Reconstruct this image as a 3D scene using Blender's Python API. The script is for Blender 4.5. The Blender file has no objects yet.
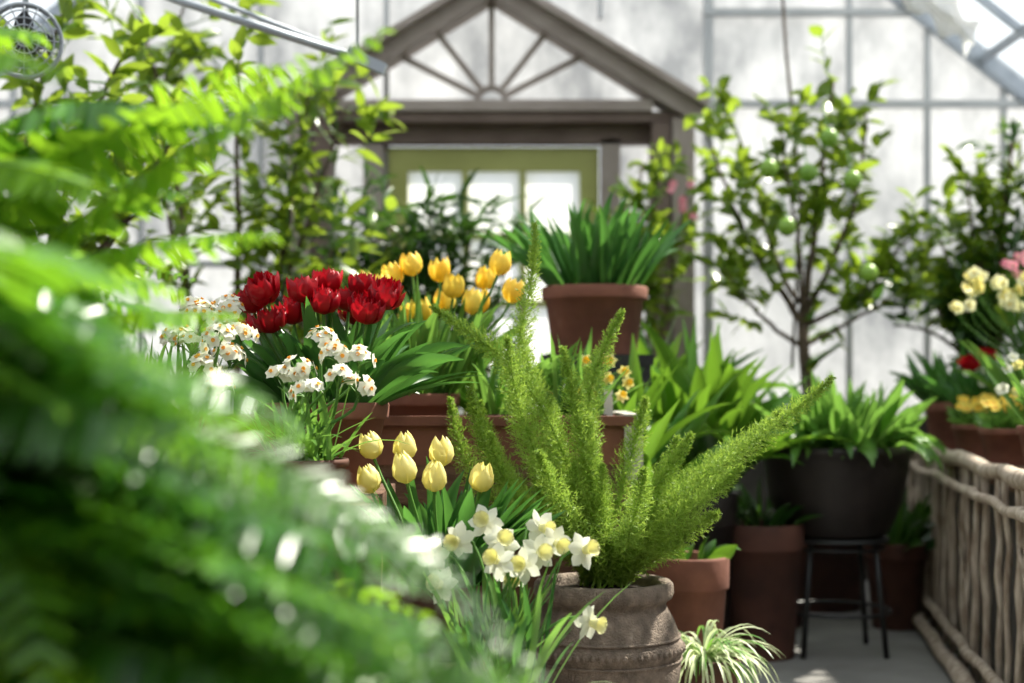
import bpy, math, random
from mathutils import Vector as V, Matrix
R = random.Random(7)
UP = V((0,0,1))
def u(a,b): return R.uniform(a,b)

# ------------------------------------------------------------------ materials
def newmat(name):
    m = bpy.data.materials.new(name); m.use_nodes = True
    nt = m.node_tree
    for n in list(nt.nodes): nt.nodes.remove(n)
    out = nt.nodes.new('ShaderNodeOutputMaterial')
    return m, nt, out
def rgb(c): return (c[0],c[1],c[2],1)
def leaf_mat(name, dark, light, trans=0.35, rough=0.4, tcol=None, spec=0.5, nscale=25):
    m,nt,out = newmat(name)
    N = nt.nodes.new; L = nt.links.new
    geo = N('ShaderNodeNewGeometry')
    noi = N('ShaderNodeTexNoise'); noi.inputs['Scale'].default_value = nscale
    tc = N('ShaderNodeTexCoord'); L(tc.outputs['Object'], noi.inputs['Vector'])
    ad = N('ShaderNodeMath'); ad.operation='MULTIPLY_ADD'
    L(noi.outputs['Fac'], ad.inputs[0]); ad.inputs[1].default_value=0.5
    mu = N('ShaderNodeMath'); mu.operation='MULTIPLY_ADD'
    L(geo.outputs['Random Per Island'], mu.inputs[0]); mu.inputs[1].default_value=0.8; mu.inputs[2].default_value=-0.15
    L(mu.outputs[0], ad.inputs[2]); ad.use_clamp=True
    mix = N('ShaderNodeMix'); mix.data_type='RGBA'
    mix.inputs[6].default_value=rgb(dark); mix.inputs[7].default_value=rgb(light)
    L(ad.outputs[0], mix.inputs[0])
    p = N('ShaderNodeBsdfPrincipled'); L(mix.outputs[2], p.inputs['Base Color'])
    p.inputs['Roughness'].default_value=rough; p.inputs['Specular IOR Level'].default_value=spec
    t = N('ShaderNodeBsdfTranslucent')
    mt = N('ShaderNodeMix'); mt.data_type='RGBA'; mt.inputs[0].default_value=0.6
    L(mix.outputs[2], mt.inputs[6]); mt.inputs[7].default_value=rgb(tcol or (light[0]*1.5,light[1]*1.5,light[2]))
    L(mt.outputs[2], t.inputs['Color'])
    ms = N('ShaderNodeMixShader'); ms.inputs[0].default_value=trans
    L(p.outputs[0], ms.inputs[1]); L(t.outputs[0], ms.inputs[2]); L(ms.outputs[0], out.inputs['Surface'])
    return m
def solid_mat(name, c1, c2, scale=8, rough=0.8, bump=0.2, metal=0, detail=6, stretch=None, c3=None, spec=0.5):
    m,nt,out = newmat(name)
    N = nt.nodes.new; L = nt.links.new
    tc = N('ShaderNodeTexCoord'); mp = N('ShaderNodeMapping')
    L(tc.outputs['Object'], mp.inputs['Vector'])
    if stretch: mp.inputs['Scale'].default_value=stretch
    noi = N('ShaderNodeTexNoise'); noi.inputs['Scale'].default_value=scale; noi.inputs['Detail'].default_value=detail
    L(mp.outputs[0], noi.inputs['Vector'])
    cr = N('ShaderNodeValToRGB'); e=cr.color_ramp.elements
    e[0].position=0.35; e[0].color=rgb(c1); e[1].position=0.65; e[1].color=rgb(c2)
    if c3:
        x=e.new(0.78); x.color=rgb(c3)
    L(noi.outputs['Fac'], cr.inputs[0])
    p = N('ShaderNodeBsdfPrincipled'); L(cr.outputs[0], p.inputs['Base Color'])
    p.inputs['Roughness'].default_value=rough; p.inputs['Metallic'].default_value=metal
    p.inputs['Specular IOR Level'].default_value=spec
    n2 = N('ShaderNodeTexNoise'); n2.inputs['Scale'].default_value=scale*6; n2.inputs['Detail'].default_value=4
    L(mp.outputs[0], n2.inputs['Vector'])
    b = N('ShaderNodeBump'); b.inputs['Strength'].default_value=bump; b.inputs['Distance'].default_value=0.01
    L(n2.outputs['Fac'], b.inputs['Height']); L(b.outputs[0], p.inputs['Normal'])
    L(p.outputs[0], out.inputs['Surface'])
    return m
def frosted(name, c1, c2, tr, clear=0.0):
    m,nt,out = newmat(name)
    N = nt.nodes.new; L = nt.links.new
    tc = N('ShaderNodeTexCoord')
    mp = N('ShaderNodeMapping'); mp.inputs['Scale'].default_value=(1.6,1,0.9); L(tc.outputs['Object'], mp.inputs[0])
    noi = N('ShaderNodeTexNoise'); noi.inputs['Scale'].default_value=1.3; noi.inputs['Detail'].default_value=8; noi.inputs['Roughness'].default_value=0.65
    L(mp.outputs[0], noi.inputs['Vector'])
    cr = N('ShaderNodeValToRGB'); e=cr.color_ramp.elements
    e[0].position=0.38; e[0].color=rgb(c1); e[1].position=0.62; e[1].color=rgb(c2)
    L(noi.outputs['Fac'], cr.inputs[0])
    d = N('ShaderNodeBsdfDiffuse'); t = N('ShaderNodeBsdfTranslucent'); L(cr.outputs[0], d.inputs[0]); L(cr.outputs[0], t.inputs[0])
    ms = N('ShaderNodeMixShader'); ms.inputs[0].default_value=tr
    L(d.outputs[0], ms.inputs[1]); L(t.outputs[0], ms.inputs[2])
    tp = N('ShaderNodeBsdfTransparent'); m2 = N('ShaderNodeMixShader'); m2.inputs[0].default_value=clear
    L(ms.outputs[0], m2.inputs[1]); L(tp.outputs[0], m2.inputs[2]); L(m2.outputs[0], out.inputs['Surface'])
    return m
def clear_glass(name):
    m,nt,out = newmat(name)
    N = nt.nodes.new; L = nt.links.new
    tp = N('ShaderNodeBsdfTransparent'); tp.inputs[0].default_value=(0.93,0.96,0.97,1)
    d = N('ShaderNodeBsdfTranslucent'); d.inputs[0].default_value=(0.7,0.78,0.85,1)
    m1 = N('ShaderNodeMixShader'); m1.inputs[0].default_value=0.12; L(tp.outputs[0], m1.inputs[1]); L(d.outputs[0], m1.inputs[2])
    g = N('ShaderNodeBsdfGlossy'); g.inputs['Roughness'].default_value=0.1
    ms = N('ShaderNodeMixShader'); ms.inputs[0].default_value=0.04
    L(m1.outputs[0], ms.inputs[1]); L(g.outputs[0], ms.inputs[2]); L(ms.outputs[0], out.inputs['Surface'])
    return m

M = {}
M['fern_dark']  = leaf_mat('fern_frond_green',(0.010,0.065,0.005),(0.05,0.19,0.012),0.40,0.33,(0.17,0.43,0.018),0.8)
M['fern_mid']   = leaf_mat('fern_frond_light',(0.035,0.15,0.008),(0.11,0.30,0.016),0.45,0.33,(0.27,0.53,0.025),0.7)
M['fern_bright']= leaf_mat('fern_frond_bright',(0.08,0.24,0.012),(0.18,0.38,0.02),0.55,0.35,(0.40,0.64,0.03),0.5)
M['fern_glint']= leaf_mat('fern_frond_glint',(0.16,0.25,0.12),(0.42,0.50,0.34),0.3,0.3,(0.45,0.6,0.3),1.0)  # pale colour stands in for glossy highlights on the fronds
M['foxtail']    = leaf_mat('foxtail_needles',(0.15,0.29,0.03),(0.38,0.53,0.09),0.4,0.5,(0.5,0.66,0.1),0.3,12)
M['tulip_leaf'] = leaf_mat('tulip_leaf_green',(0.02,0.10,0.022),(0.08,0.22,0.045),0.35,0.33,(0.17,0.42,0.06))
M['tulip_leaf2']= leaf_mat('tulip_leaf_bright',(0.06,0.17,0.03),(0.16,0.33,0.06),0.4,0.33,(0.30,0.55,0.08))
M['broad_leaf'] = leaf_mat('broad_leaf_green',(0.015,0.09,0.008),(0.09,0.23,0.022),0.38,0.28,(0.28,0.50,0.035))
M['citrus_leaf']= leaf_mat('citrus_leaf_green',(0.03,0.09,0.008),(0.14,0.26,0.022),0.5,0.28,(0.45,0.58,0.05))
M['dark_leaf']  = leaf_mat('shrub_leaf_dark',(0.010,0.045,0.008),(0.045,0.12,0.018),0.3,0.33,(0.12,0.26,0.025))
M['variegated'] = leaf_mat('spider_plant_variegated',(0.45,0.55,0.25),(0.8,0.83,0.6),0.3,0.5,(0.8,0.9,0.5))
M['red_petal']  = leaf_mat('petal_crimson',(0.20,0.0,0.006),(0.48,0.004,0.014),0.28,0.4,(0.72,0.01,0.02),0.35)
M['orange_petal']= leaf_mat('petal_golden_yellow',(0.92,0.58,0.04),(0.94,0.80,0.15),0.35,0.45,(0.95,0.76,0.10),0.3)
M['pale_petal'] = leaf_mat('petal_pale_yellow',(0.86,0.75,0.22),(0.92,0.86,0.42),0.4,0.45,(0.95,0.85,0.3),0.3)
M['white_petal']= leaf_mat('petal_white',(0.80,0.80,0.66),(0.90,0.90,0.80),0.4,0.5,(0.92,0.92,0.76),0.3)
M['cream']      = leaf_mat('petal_cream_yellow',(0.86,0.82,0.42),(0.9,0.88,0.62),0.45,0.5,(0.92,0.90,0.5),0.3)
M['orange_cup'] = leaf_mat('corona_orange',(0.85,0.36,0.04),(0.9,0.5,0.06),0.3,0.5,(1,0.5,0.03),0.3)
M['pink_petal'] = leaf_mat('petal_pink',(0.7,0.18,0.28),(0.8,0.38,0.42),0.35,0.5,(0.85,0.4,0.45),0.3)
M['stem'] = leaf_mat('green_stem',(0.05,0.16,0.02),(0.12,0.27,0.04),0.1,0.5)
M['bark'] = solid_mat('tree_bark',(0.05,0.035,0.02),(0.13,0.09,0.06),30,0.85,0.4)
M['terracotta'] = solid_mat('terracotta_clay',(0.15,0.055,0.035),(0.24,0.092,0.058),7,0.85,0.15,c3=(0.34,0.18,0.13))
M['terrashade'] = solid_mat('terracotta_shaded',(0.07,0.028,0.02),(0.13,0.05,0.034),7,0.85,0.15)  # shaded copy of the terracotta, shadow put into the colour
M['stoneware'] = solid_mat('stoneware_urn',(0.14,0.105,0.08),(0.29,0.22,0.17),34,0.8,0.8,c3=(0.46,0.38,0.31))
M['darkpot'] = solid_mat('dark_glazed_pot',(0.014,0.010,0.009),(0.028,0.02,0.018),6,0.5,0.1)
M['soil'] = solid_mat('potting_soil',(0.02,0.013,0.008),(0.06,0.04,0.025),60,0.95,0.8)
M['log'] = solid_mat('peeled_log',(0.30,0.22,0.16),(0.60,0.50,0.40),14,0.8,0.5,stretch=(3,3,0.8),c3=(0.74,0.66,0.57))
M['woodbench'] = solid_mat('weathered_wood',(0.10,0.05,0.03),(0.20,0.105,0.06),6,0.8,0.4,stretch=(1,6,6))
M['greywood'] = solid_mat('grey_wood',(0.36,0.32,0.28),(0.5,0.46,0.41),6,0.8,0.3)
M['taupe'] = solid_mat('taupe_painted_wood',(0.27,0.22,0.19),(0.35,0.295,0.26),5,0.65,0.1)
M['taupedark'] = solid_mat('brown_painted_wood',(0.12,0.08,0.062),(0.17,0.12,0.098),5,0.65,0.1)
M['greenpaint'] = solid_mat('olive_green_paint',(0.30,0.31,0.08),(0.37,0.38,0.11),4,0.5,0.05)
M['metal'] = solid_mat('galvanised_metal',(0.30,0.33,0.37),(0.41,0.44,0.48),6,0.45,0.05,metal=0.3)
M['whitebar'] = solid_mat('glazing_bar_paint',(0.42,0.43,0.44),(0.54,0.55,0.55),4,0.5,0.05)
M['blackmetal'] = solid_mat('black_metal',(0.010,0.010,0.011),(0.025,0.025,0.025),8,0.45,0.05)
M['concrete'] = solid_mat('concrete_floor',(0.20,0.19,0.18),(0.29,0.28,0.265),3,0.85,0.2,c3=(0.35,0.33,0.31))
M['masonry'] = solid_mat('masonry_shade_toned',(0.05,0.045,0.04),(0.09,0.08,0.07),5,0.9,0.3)  # dark tone puts the shade behind the stool into the colour
M['cloth'] = leaf_mat('shade_cloth',(0.7,0.7,0.69),(0.8,0.8,0.79),0.4,0.9,(0.85,0.85,0.85),0.1)
M['frost'] = frosted('frosted_polycarbonate',(0.27,0.28,0.29),(0.66,0.665,0.665),0.55)
M['frostdoor'] = frosted('frosted_door_pane',(0.7,0.72,0.7),(0.83,0.83,0.82),0.75)
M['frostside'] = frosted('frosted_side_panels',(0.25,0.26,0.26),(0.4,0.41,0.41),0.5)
M['glass'] = clear_glass('roof_glass')
M['lime'] = leaf_mat('citrus_fruit_green',(0.12,0.26,0.02),(0.22,0.38,0.04),0.0,0.35)
M['label'] = solid_mat('white_plastic_label',(0.6,0.6,0.58),(0.65,0.65,0.63),4,0.5,0.0)

# ------------------------------------------------------------------ mesh builder
class MB:
    def __init__(s): s.v=[]; s.f=[]; s.mi=[]; s.sm=[]; s.mats=[]
    def m(s,k):
        if k not in s.mats: s.mats.append(k)
        return s.mats.index(k)
    def add(s,verts,faces,mk,smooth=True):
        b=len(s.v); i=s.m(mk)
        s.v.extend([tuple(x) for x in verts])
        for f in faces: s.f.append(tuple(b+k for k in f)); s.mi.append(i); s.sm.append(smooth)
    def obj(s,name,parent=None):
        me=bpy.data.meshes.new(name); me.from_pydata(s.v,[],s.f)
        for k in s.mats: me.materials.append(M[k])
        me.polygons.foreach_set('material_index',s.mi); me.polygons.foreach_set('use_smooth',s.sm)
        me.update()
        o=bpy.data.objects.new(name,me); bpy.context.collection.objects.link(o)
        if parent: o.parent=parent
        return o

def perp(d):
    a = UP if abs(d.z)<0.95 else V((1,0,0))
    s=d.cross(a).normalized(); return s, s.cross(d).normalized()
def tube(mb,pts,r,mk,n=6,cap=True):
    pts=[V(p) for p in pts]; k=len(pts)
    rr=r if isinstance(r,(list,tuple)) else [r]*k
    vs=[];fs=[]
    ref=None
    for i,p in enumerate(pts):
        d=(pts[min(i+1,k-1)]-pts[max(i-1,0)])
        if d.length<1e-9: d=UP.copy()
        d.normalize()
        if ref is None: s,t=perp(d)
        else:
            s=(ref-d*ref.dot(d))
            if s.length<1e-6: s,_=perp(d)
            s.normalize()
        t=d.cross(s); ref=s
        for j in range(n):
            a=2*math.pi*j/n; vs.append(p+(s*math.cos(a)+t*math.sin(a))*rr[i])
    for i in range(k-1):
        for j in range(n):
            fs.append((i*n+j,i*n+(j+1)%n,(i+1)*n+(j+1)%n,(i+1)*n+j))
    if cap: fs.append(tuple(range(n))[::-1]); fs.append(tuple((k-1)*n+j for j in range(n)))
    mb.add(vs,fs,mk)
def box(mb,x0,x1,y0,y1,z0,z1,mk):
    vs=[(x,y,z) for z in (z0,z1) for y in (y0,y1) for x in (x0,x1)]
    mb.add(vs,[(0,2,3,1),(4,5,7,6),(0,1,5,4),(2,6,7,3),(0,4,6,2),(1,3,7,5)],mk,False)
def beam(mb,a,b,w,h,mk,upv=UP):
    a=V(a);b=V(b); d=(b-a).normalized(); s=d.cross(V(upv))
    if s.length<1e-4: s=V((1,0,0))
    s.normalize(); t=s.cross(d)
    vs=[]
    for p in (a,b):
        for i,j in ((-1,-1),(1,-1),(1,1),(-1,1)): vs.append(p+s*(i*w/2)+t*(j*h/2))
    mb.add(vs,[(0,1,2,3),(7,6,5,4),(0,4,5,1),(1,5,6,2),(2,6,7,3),(3,7,4,0)],mk,False)
def lathe(mb,c,prof,mk,n=40,axis=UP,wave=0,wn=12):
    c=V(c); d=V(axis).normalized(); s,t=perp(d)
    vs=[];fs=[];k=len(prof)
    for i,(r,h) in enumerate(prof):
        for j in range(n):
            a=2*math.pi*j/n
            w=1+wave*math.sin(a*wn)*(i/(k-1))**2 if wave else 1
            vs.append(c+d*h+(s*math.cos(a)+t*math.sin(a))*r*w)
    for i in range(k-1):
        for j in range(n): fs.append((i*n+j,i*n+(j+1)%n,(i+1)*n+(j+1)%n,(i+1)*n+j))
    mb.add(vs,fs,mk)
def prof_w(t,kind):
    if kind=='lance': return max(0.03,math.sin(math.pi*min(1,t**0.8)))
    if kind=='tulip': return max(0.02,(math.sin(math.pi*min(1,0.10+0.90*t**.85)))**0.9)
    if kind=='strap': return 1.0 if t<0.7 else max(0.03,math.cos((t-0.7)/0.3*math.pi/2))**0.7
    if kind=='oval':  return max(0.05,math.sin(math.pi*(0.06+0.94*t))**0.6)
    if kind=='obov':  return max(0.05,math.sin(math.pi*(t**1.35)*0.97+0.08)**0.7)
    return 1
def leaf(mb,p,d,L,W,droop,mk,segs=5,fold=0.25,kind='lance',twist=0,side=None,curl=0,spin=0):
    p=V(p); d=V(d).normalized()
    if side is None:
        s=d.cross(UP)
        if s.length<0.15:
            a=u(0,6.28); s=V((math.cos(a),math.sin(a),0)); s=s-d*s.dot(d)
    else: s=V(side)-d*V(side).dot(d)
    s.normalize()
    if twist: s=Matrix.Rotation(twist,3,d)@s
    vs=[];fs=[]
    for i in range(segs+1):
        t=i/segs; w=W*0.5*prof_w(t,kind); n=s.cross(d).normalized()
        vs += [p-s*w+n*(fold*w), p, p+s*w+n*(fold*w)]
        if i<segs:
            p=p+d*(L/segs); d=(d-UP*(droop/segs)*(0.4+1.2*t)+s*(curl/segs)).normalized()
            if spin: s=Matrix.Rotation(spin/segs,3,d)@s
            s=(s-d*s.dot(d)).normalized()
    for i in range(segs):
        a=3*i; fs += [(a,a+1,a+4,a+3),(a+1,a+2,a+5,a+4)]
    mb.add(vs,fs,mk)
def bez(P,n):
    P=[V(p) for p in P]; out=[]
    for i in range(n+1):
        t=i/n; Q=P[:]
        while len(Q)>1: Q=[Q[j].lerp(Q[j+1],t) for j in range(len(Q)-1)]
        out.append(Q[0])
    return out
def cone_dir(az,tilt): return V((math.cos(az)*math.sin(tilt),math.sin(az)*math.sin(tilt),math.cos(tilt)))

# ------------------------------------------------------------------ flowers
def tulip(mb,p,d,h,r,mk,open_=0.0,double=False):
    p=V(p); d=V(d).normalized(); s,t=perp(d)
    T=[0,.12,.35,.62,.84,1.0]; PR=[.15,.72,1.0,.92,.66,.34]; HW=[.55,.95,1.0,.88,.58,.06]
    if double: PR=[.15,.7,1.0,1.05,1.0,.88]; HW=[.5,.8,.85,.9,.8,.4]
    n=16 if double else 6
    a0=u(0,6.28)
    for k in range(n):
        if double:
            ph=a0+k*2.4; f=0.3+0.8*(k/n); hh=h*(1.02-0.18*(k/n)+u(-.06,.06)); op=open_*(k/n)+u(-.15,.1)
        else:
            ph=a0+k*math.pi/3; f=1.0 if k%2==0 else 0.88; hh=h*(1.0 if k%2==0 else 1.03)*u(.95,1.04); op=open_*u(.5,1.4)
        vs=[];fs=[]; w0=u(0,6)
        for i,tt in enumerate(T):
            for j in range(5):
                q=(j-2)/2.0
                ang=ph+q*HW[i]*(0.8 if double else 1)
                rad=r*f*(PR[i]+op*tt*tt*1.2)*(1.05-0.09*q*q)
                if double: rad*=1+.12*tt*math.sin(q*4+w0)
                vs.append(p+d*(hh*(tt-0.10*q*q*(tt>.3)*tt)+(.006*math.sin(q*5+w0)*tt if double else 0))+(s*math.cos(ang)+t*math.sin(ang))*rad)
        for i in range(5):
            for j in range(4):
                a=i*5+j; fs.append((a,a+1,a+6,a+5))
        mb.add(vs,fs,mk)
def stem_to(mb,b,p,d,r=0.0035):
    b=V(b);p=V(p);d=V(d).normalized()
    L=(p-b).length
    tube(mb,bez([b,b+UP*L*0.45,p-d*L*0.25,p],6),r,'stem',5,False)
def daffodil(mb,b,p,d,L=0.037,tep='white_petal',cup='cream',cl=0.022,cr=0.012):
    p=V(p);d=V(d).normalized(); s,t=perp(d)
    a0=u(0,6.28)
    for k in range(6):
        a=a0+k*math.pi/3; o=s*math.cos(a)+t*math.sin(a); sd=d.cross(o)
        leaf(mb,p+d*(0.001 if k%2 else 0),(o-d*u(0.0,0.4)),L*u(.92,1.05),L*0.68,u(-.1,.2),tep,4,0.22,'oval',side=sd,twist=u(-.35,.35))
    lathe(mb,p,[(cr*.6,0),(cr*.8,cl*.4),(cr,cl*.8),(cr*1.35,cl),(cr*1.28,cl*.96),(cr*.8,cl*.7),(cr*.5,cl*.2),(0.0005,cl*.15)],cup,18,d,0.12,6)
    tube(mb,[p-d*0.018,p],[0.0025,0.005],'stem',6,False)
    if b is not None:
        b=V(b); q=p-d*0.018; Ls=(q-b).length
        tube(mb,bez([b,b+UP*Ls*0.5,q+UP*Ls*0.12-d*0.05,q],8),0.003,'stem',5,False)
def paperwhite(mb,b,c,rad=0.035,n=9,face=None):
    b=V(b);c=V(c)
    hub=c-UP*rad*0.8
    L=(hub-b).length
    tube(mb,bez([b,b+UP*L*.5,hub-UP*L*.3,hub],6),0.0035,'stem',5,False)
    for k in range(n):
        az=u(0,6.28); ti=u(0.2,1.7); d=cone_dir(az,ti)
        if face is not None: d=(d+V(face)*0.8).normalized()
        q=hub+UP*rad*.5+d*rad*u(.8,1.2)
        tube(mb,bez([hub,hub+UP*rad*.5,q],3),0.0015,'stem',4,False)
        s,t=perp(d)
        for j in range(6):
            a=j*math.pi/3+k; o=s*math.cos(a)+t*math.sin(a)
            leaf(mb,q,o-d*0.05,0.0185,0.016,0.0,'white_petal',3,0.1,'oval',side=d.cross(o))
        lathe(mb,q,[(0.0025,0),(0.0048,0.004),(0.004,0.0035),(0.0005,0.002)],'orange_cup',10,d)
def star_flower(mb,p,d,L,mk,mk2='cream',n=5):
    p=V(p);d=V(d).normalized(); s,t=perp(d)
    for j in range(n):
        a=j*2*math.pi/n+u(0,.2); o=s*math.cos(a)+t*math.sin(a)
        leaf(mb,p,o+d*0.25,L,L*0.95,0,mk,3,0.1,'obov',side=d.cross(o))
    lathe(mb,p,[(L*.18,0.0),(L*.16,L*.15),(0.0005,L*.2)],mk2,8,d)

# ------------------------------------------------------------------ pots
def pot(mb,c,r,h,mk='terracotta',taper=0.72,rim=True,soil=True):
    x,y,z=c; rh=h*0.2
    if rim: pr=[(0.001,0),(r*taper*.98,0),(r*taper,0.005),(r*.93,h-rh),(r*.93,h-rh),(r*.99,h-rh+.003),(r*1.0,h-rh+.01),(r*1.01,h-.006),(r*.99,h),(r*.9,h),(r*.88,h-.006),(r*.86,h-rh)]
    else: pr=[(0.001,0),(r*taper,0),(r*.95,h-.02),(r,h),(r*.93,h),(r*.9,h-rh)]
    lathe(mb,(x,y,z),pr,mk,48)
    if soil: lathe(mb,(x,y,z),[(r*.9,h-rh*.45),(r*.5,h-rh*.35),(0.001,h-rh*.3)],'soil',24)
def tulip_leaves(mb,c,r,n,L,W,mk,tmax=0.7,droop=(0.3,1.0),kind='tulip',segs=8,lmin=.6):
    c=V(c)
    for i in range(n):
        az=u(0,6.28); q=math.sqrt(u(0,1)); ti=q*tmax+u(-.15,.15)
        b=c+V((math.cos(az),math.sin(az),0))*r*q
        leaf(mb,b,cone_dir(az+u(-.5,.5),ti),L*u(lmin,1.05),W*u(.6,1.1),u(*droop),mk,segs,u(.3,.6),kind,twist=u(-1.2,1.2),curl=u(-.5,.5),spin=u(-.9,.9))

# ------------------------------------------------------------------ ROOM
YB=7.5; XL=-3.0; XR=2.8; RX=-0.1; RZ=4.75; EZ=2.48; YF=-2.5
def roofz(x): return RZ-(x-RX)*(RZ-EZ)/(XR-RX) if x>RX else RZ-(RX-x)*(RZ-EZ)/(RX-XL)
mb=MB(); box(mb,XL-.2,XR+.2,YF-.2,YB+.3,-0.1,0,'concrete'); mb.obj('floor')
mb=MB()
dx0,dx1,dz=-0.66,0.47,2.29
def strip(x0,x1,z0):
    xs=[x0]+([RX] if x0<RX<x1 else [])+[x1]
    for a,b in zip(xs,xs[1:]):
        mb.add([(a,YB,z0),(b,YB,z0),(b,YB,roofz(b)),(a,YB,roofz(a))],[(0,1,2,3)],'frost',False)
strip(XL,dx0,.85); strip(dx0,dx1,dz); strip(dx1,XR,.85)
box(mb,XL,dx0,YB-.03,YB+.1,0,.85,'masonry'); box(mb,dx1,XR,YB-.03,YB+.1,0,.85,'masonry')
mb.obj('wall_back')
mb=MB()
for x in (-2.62,-1.95,-1.32,-0.66,1.03,1.77,2.18,2.58):
    w=.05 if abs(x-1.03)<.01 else .028
    box(mb,x-w/2,x+w/2,YB-.05,YB-.005,.85,roofz(x)-.03,'whitebar')
box(mb,.45,.475,YB-.05,YB-.005,2.95,roofz(.46)-.03,'whitebar')
for z,x0,x1 in ((2.5,1.0,XR),(2.98,1.0,2.1),(1.66,1.0,XR),(2.5,XL,-1.1),(1.66,XL,-1.1),(3.25,-2,2)):
    box(mb,x0,x1,YB-.06,YB-.008,z-.018,z+.018,'whitebar')
beam(mb,(RX,YB-.05,RZ),(XR,YB-.05,EZ),.06,.09,'metal'); beam(mb,(RX,YB-.05,RZ),(XL,YB-.05,EZ),.06,.09,'metal')
mb.obj('trim_1')
for nm,x,sg in (('wall_left',XL,1),('wall_right',XR,-1)):
    mb=MB()
    mb.add([(x,YF,.85),(x,YB,.85),(x,YB,EZ),(x,YF,EZ)],[(0,1,2,3)],'frostside',False)
    box(mb,min(x,x-sg*.1),max(x,x-sg*.1),YF,YB,0,.85,'masonry')
    y=YF
    while y<YB:
        box(mb,min(x,x+sg*.05),max(x,x+sg*.05),y-.02,y+.02,.85,EZ,'metal'); y+=.8
    box(mb,min(x,x+sg*.06),max(x,x+sg*.06),YF,YB,1.63,1.68,'metal'); box(mb,min(x,x+sg*.08),max(x,x+sg*.08),YF,YB,EZ-.08,EZ,'metal')
    mb.obj(nm)
mb=MB(); mb.add([(XL,YF,0),(XR,YF,0),(XR,YF,EZ),(RX,YF,RZ),(XL,YF,EZ)],[(0,1,2,3,4)],'masonry',False); mb.obj('wall_front')
mb=MB()
for x in (XR,XL):
    mb.add([(RX,YF,RZ+.03),(RX,YB,RZ+.03),(x,YB,EZ+.03),(x,YF,EZ+.03)],[(0,1,2,3)],'glass',False)
    y=YB-.05; k=0
    while y>YF:
        big=(k%3==0); beam(mb,(RX,y,RZ-.02),(x,y,EZ-.02),.05 if big else .025,.09 if big else .04,'metal'); y-=.6; k+=1
    for q in (.2,.4,.6,.75,.88):
        xx=RX+(x-RX)*q; zz=RZ+(EZ-RZ)*q; beam(mb,(xx,YF,zz-.03),(xx,YB,zz-.03),.03,.04,'metal')
mb.obj('ceiling')

# door with olive frame
mb=MB()
D0,D1,DT=-.643,.454,2.266; y0,y1=YB-.09,YB-.03
box(mb,D0,D0+.10,y0,y1,0,DT,'greenpaint'); box(mb,D1-.10,D1,y0,y1,0,DT,'greenpaint'); box(mb,D0+.10,D1-.10,y0,y1,DT-.125,DT,'greenpaint')
box(mb,D0+.10,D1-.10,y0,y1,.0,.75,'greenpaint'); box(mb,D0+.22,D1-.22,y0-.012,y0,.15,.62,'greenpaint')
wx=(D1-D0-.2)
for i in (1,2):
    xx=D0+.1+wx*i/3; box(mb,xx-.016,xx+.016,y0,y1,.75,DT-.125,'greenpaint')
for zz in (1.1,1.45,1.8): box(mb,D0+.1,D1-.1,y0+.003,y1-.003,zz-.016,zz+.016,'greenpaint')
mb.add([(D0+.1,YB-.06,.75),(D1-.1,YB-.06,.75),(D1-.1,YB-.06,DT-.12),(D0+.1,YB-.06,DT-.12)],[(0,1,2,3)],'frostdoor',False)
lathe(mb,(D0+.06,y0-.05,1.02),[(0.001,-.03),(.025,-.02),(.025,.02),(.001,.03)],'blackmetal',12,(0,1,0))
mb.obj('door_1')
# portico / gabled surround
mb=MB()
cx=-.105; hw=1.06; pz=3.04; ez=2.385; ya,yb=YB-.30,YB-.06
for sg in (-1,1):
    beam(mb,(cx,YB-.22,pz),(cx+sg*hw,YB-.22,ez),.22,.085,'taupe')
    beam(mb,(cx,YB-.36,pz+.055),(cx+sg*(hw+.03),YB-.36,ez+.05),.08,.035,'taupe')
    xi=cx+sg*.82; xo=cx+sg*1.0
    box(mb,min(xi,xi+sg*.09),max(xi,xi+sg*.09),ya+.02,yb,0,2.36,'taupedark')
    box(mb,min(xi+sg*.1,xo+sg*.03),max(xi+sg*.1,xo+sg*.03),ya,yb,0,2.38,'taupe')
    xj=cx+sg*.565; box(mb,min(xj,xj+sg*.1),max(xj,xj+sg*.1),YB-.14,yb,0,2.3,'taupe')
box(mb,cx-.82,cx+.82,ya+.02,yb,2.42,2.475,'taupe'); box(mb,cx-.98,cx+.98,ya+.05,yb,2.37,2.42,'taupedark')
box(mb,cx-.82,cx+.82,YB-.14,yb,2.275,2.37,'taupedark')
hub=V((cx,YB-.2,2.475))
pp=[hub+V((.075*math.cos(a),0,.075*math.sin(a))) for a in [math.pi*i/14 for i in range(15)]]
tube(mb,pp,.018,'taupe',6)
for a in (27,52,90,128,153):
    r=math.radians(a); dx,dz_=math.cos(r),math.sin(r)
    s=(ez-2.475+ (pz-ez)*1.0 -.05)/(dz_+abs(dx)*(pz-ez)/hw)
    beam(mb,hub+V((dx,0,dz_))*.07,hub+V((dx,0,dz_))*s,.03,.03,'taupe',(0,1,0))
mb.obj('trim_2')

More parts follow.
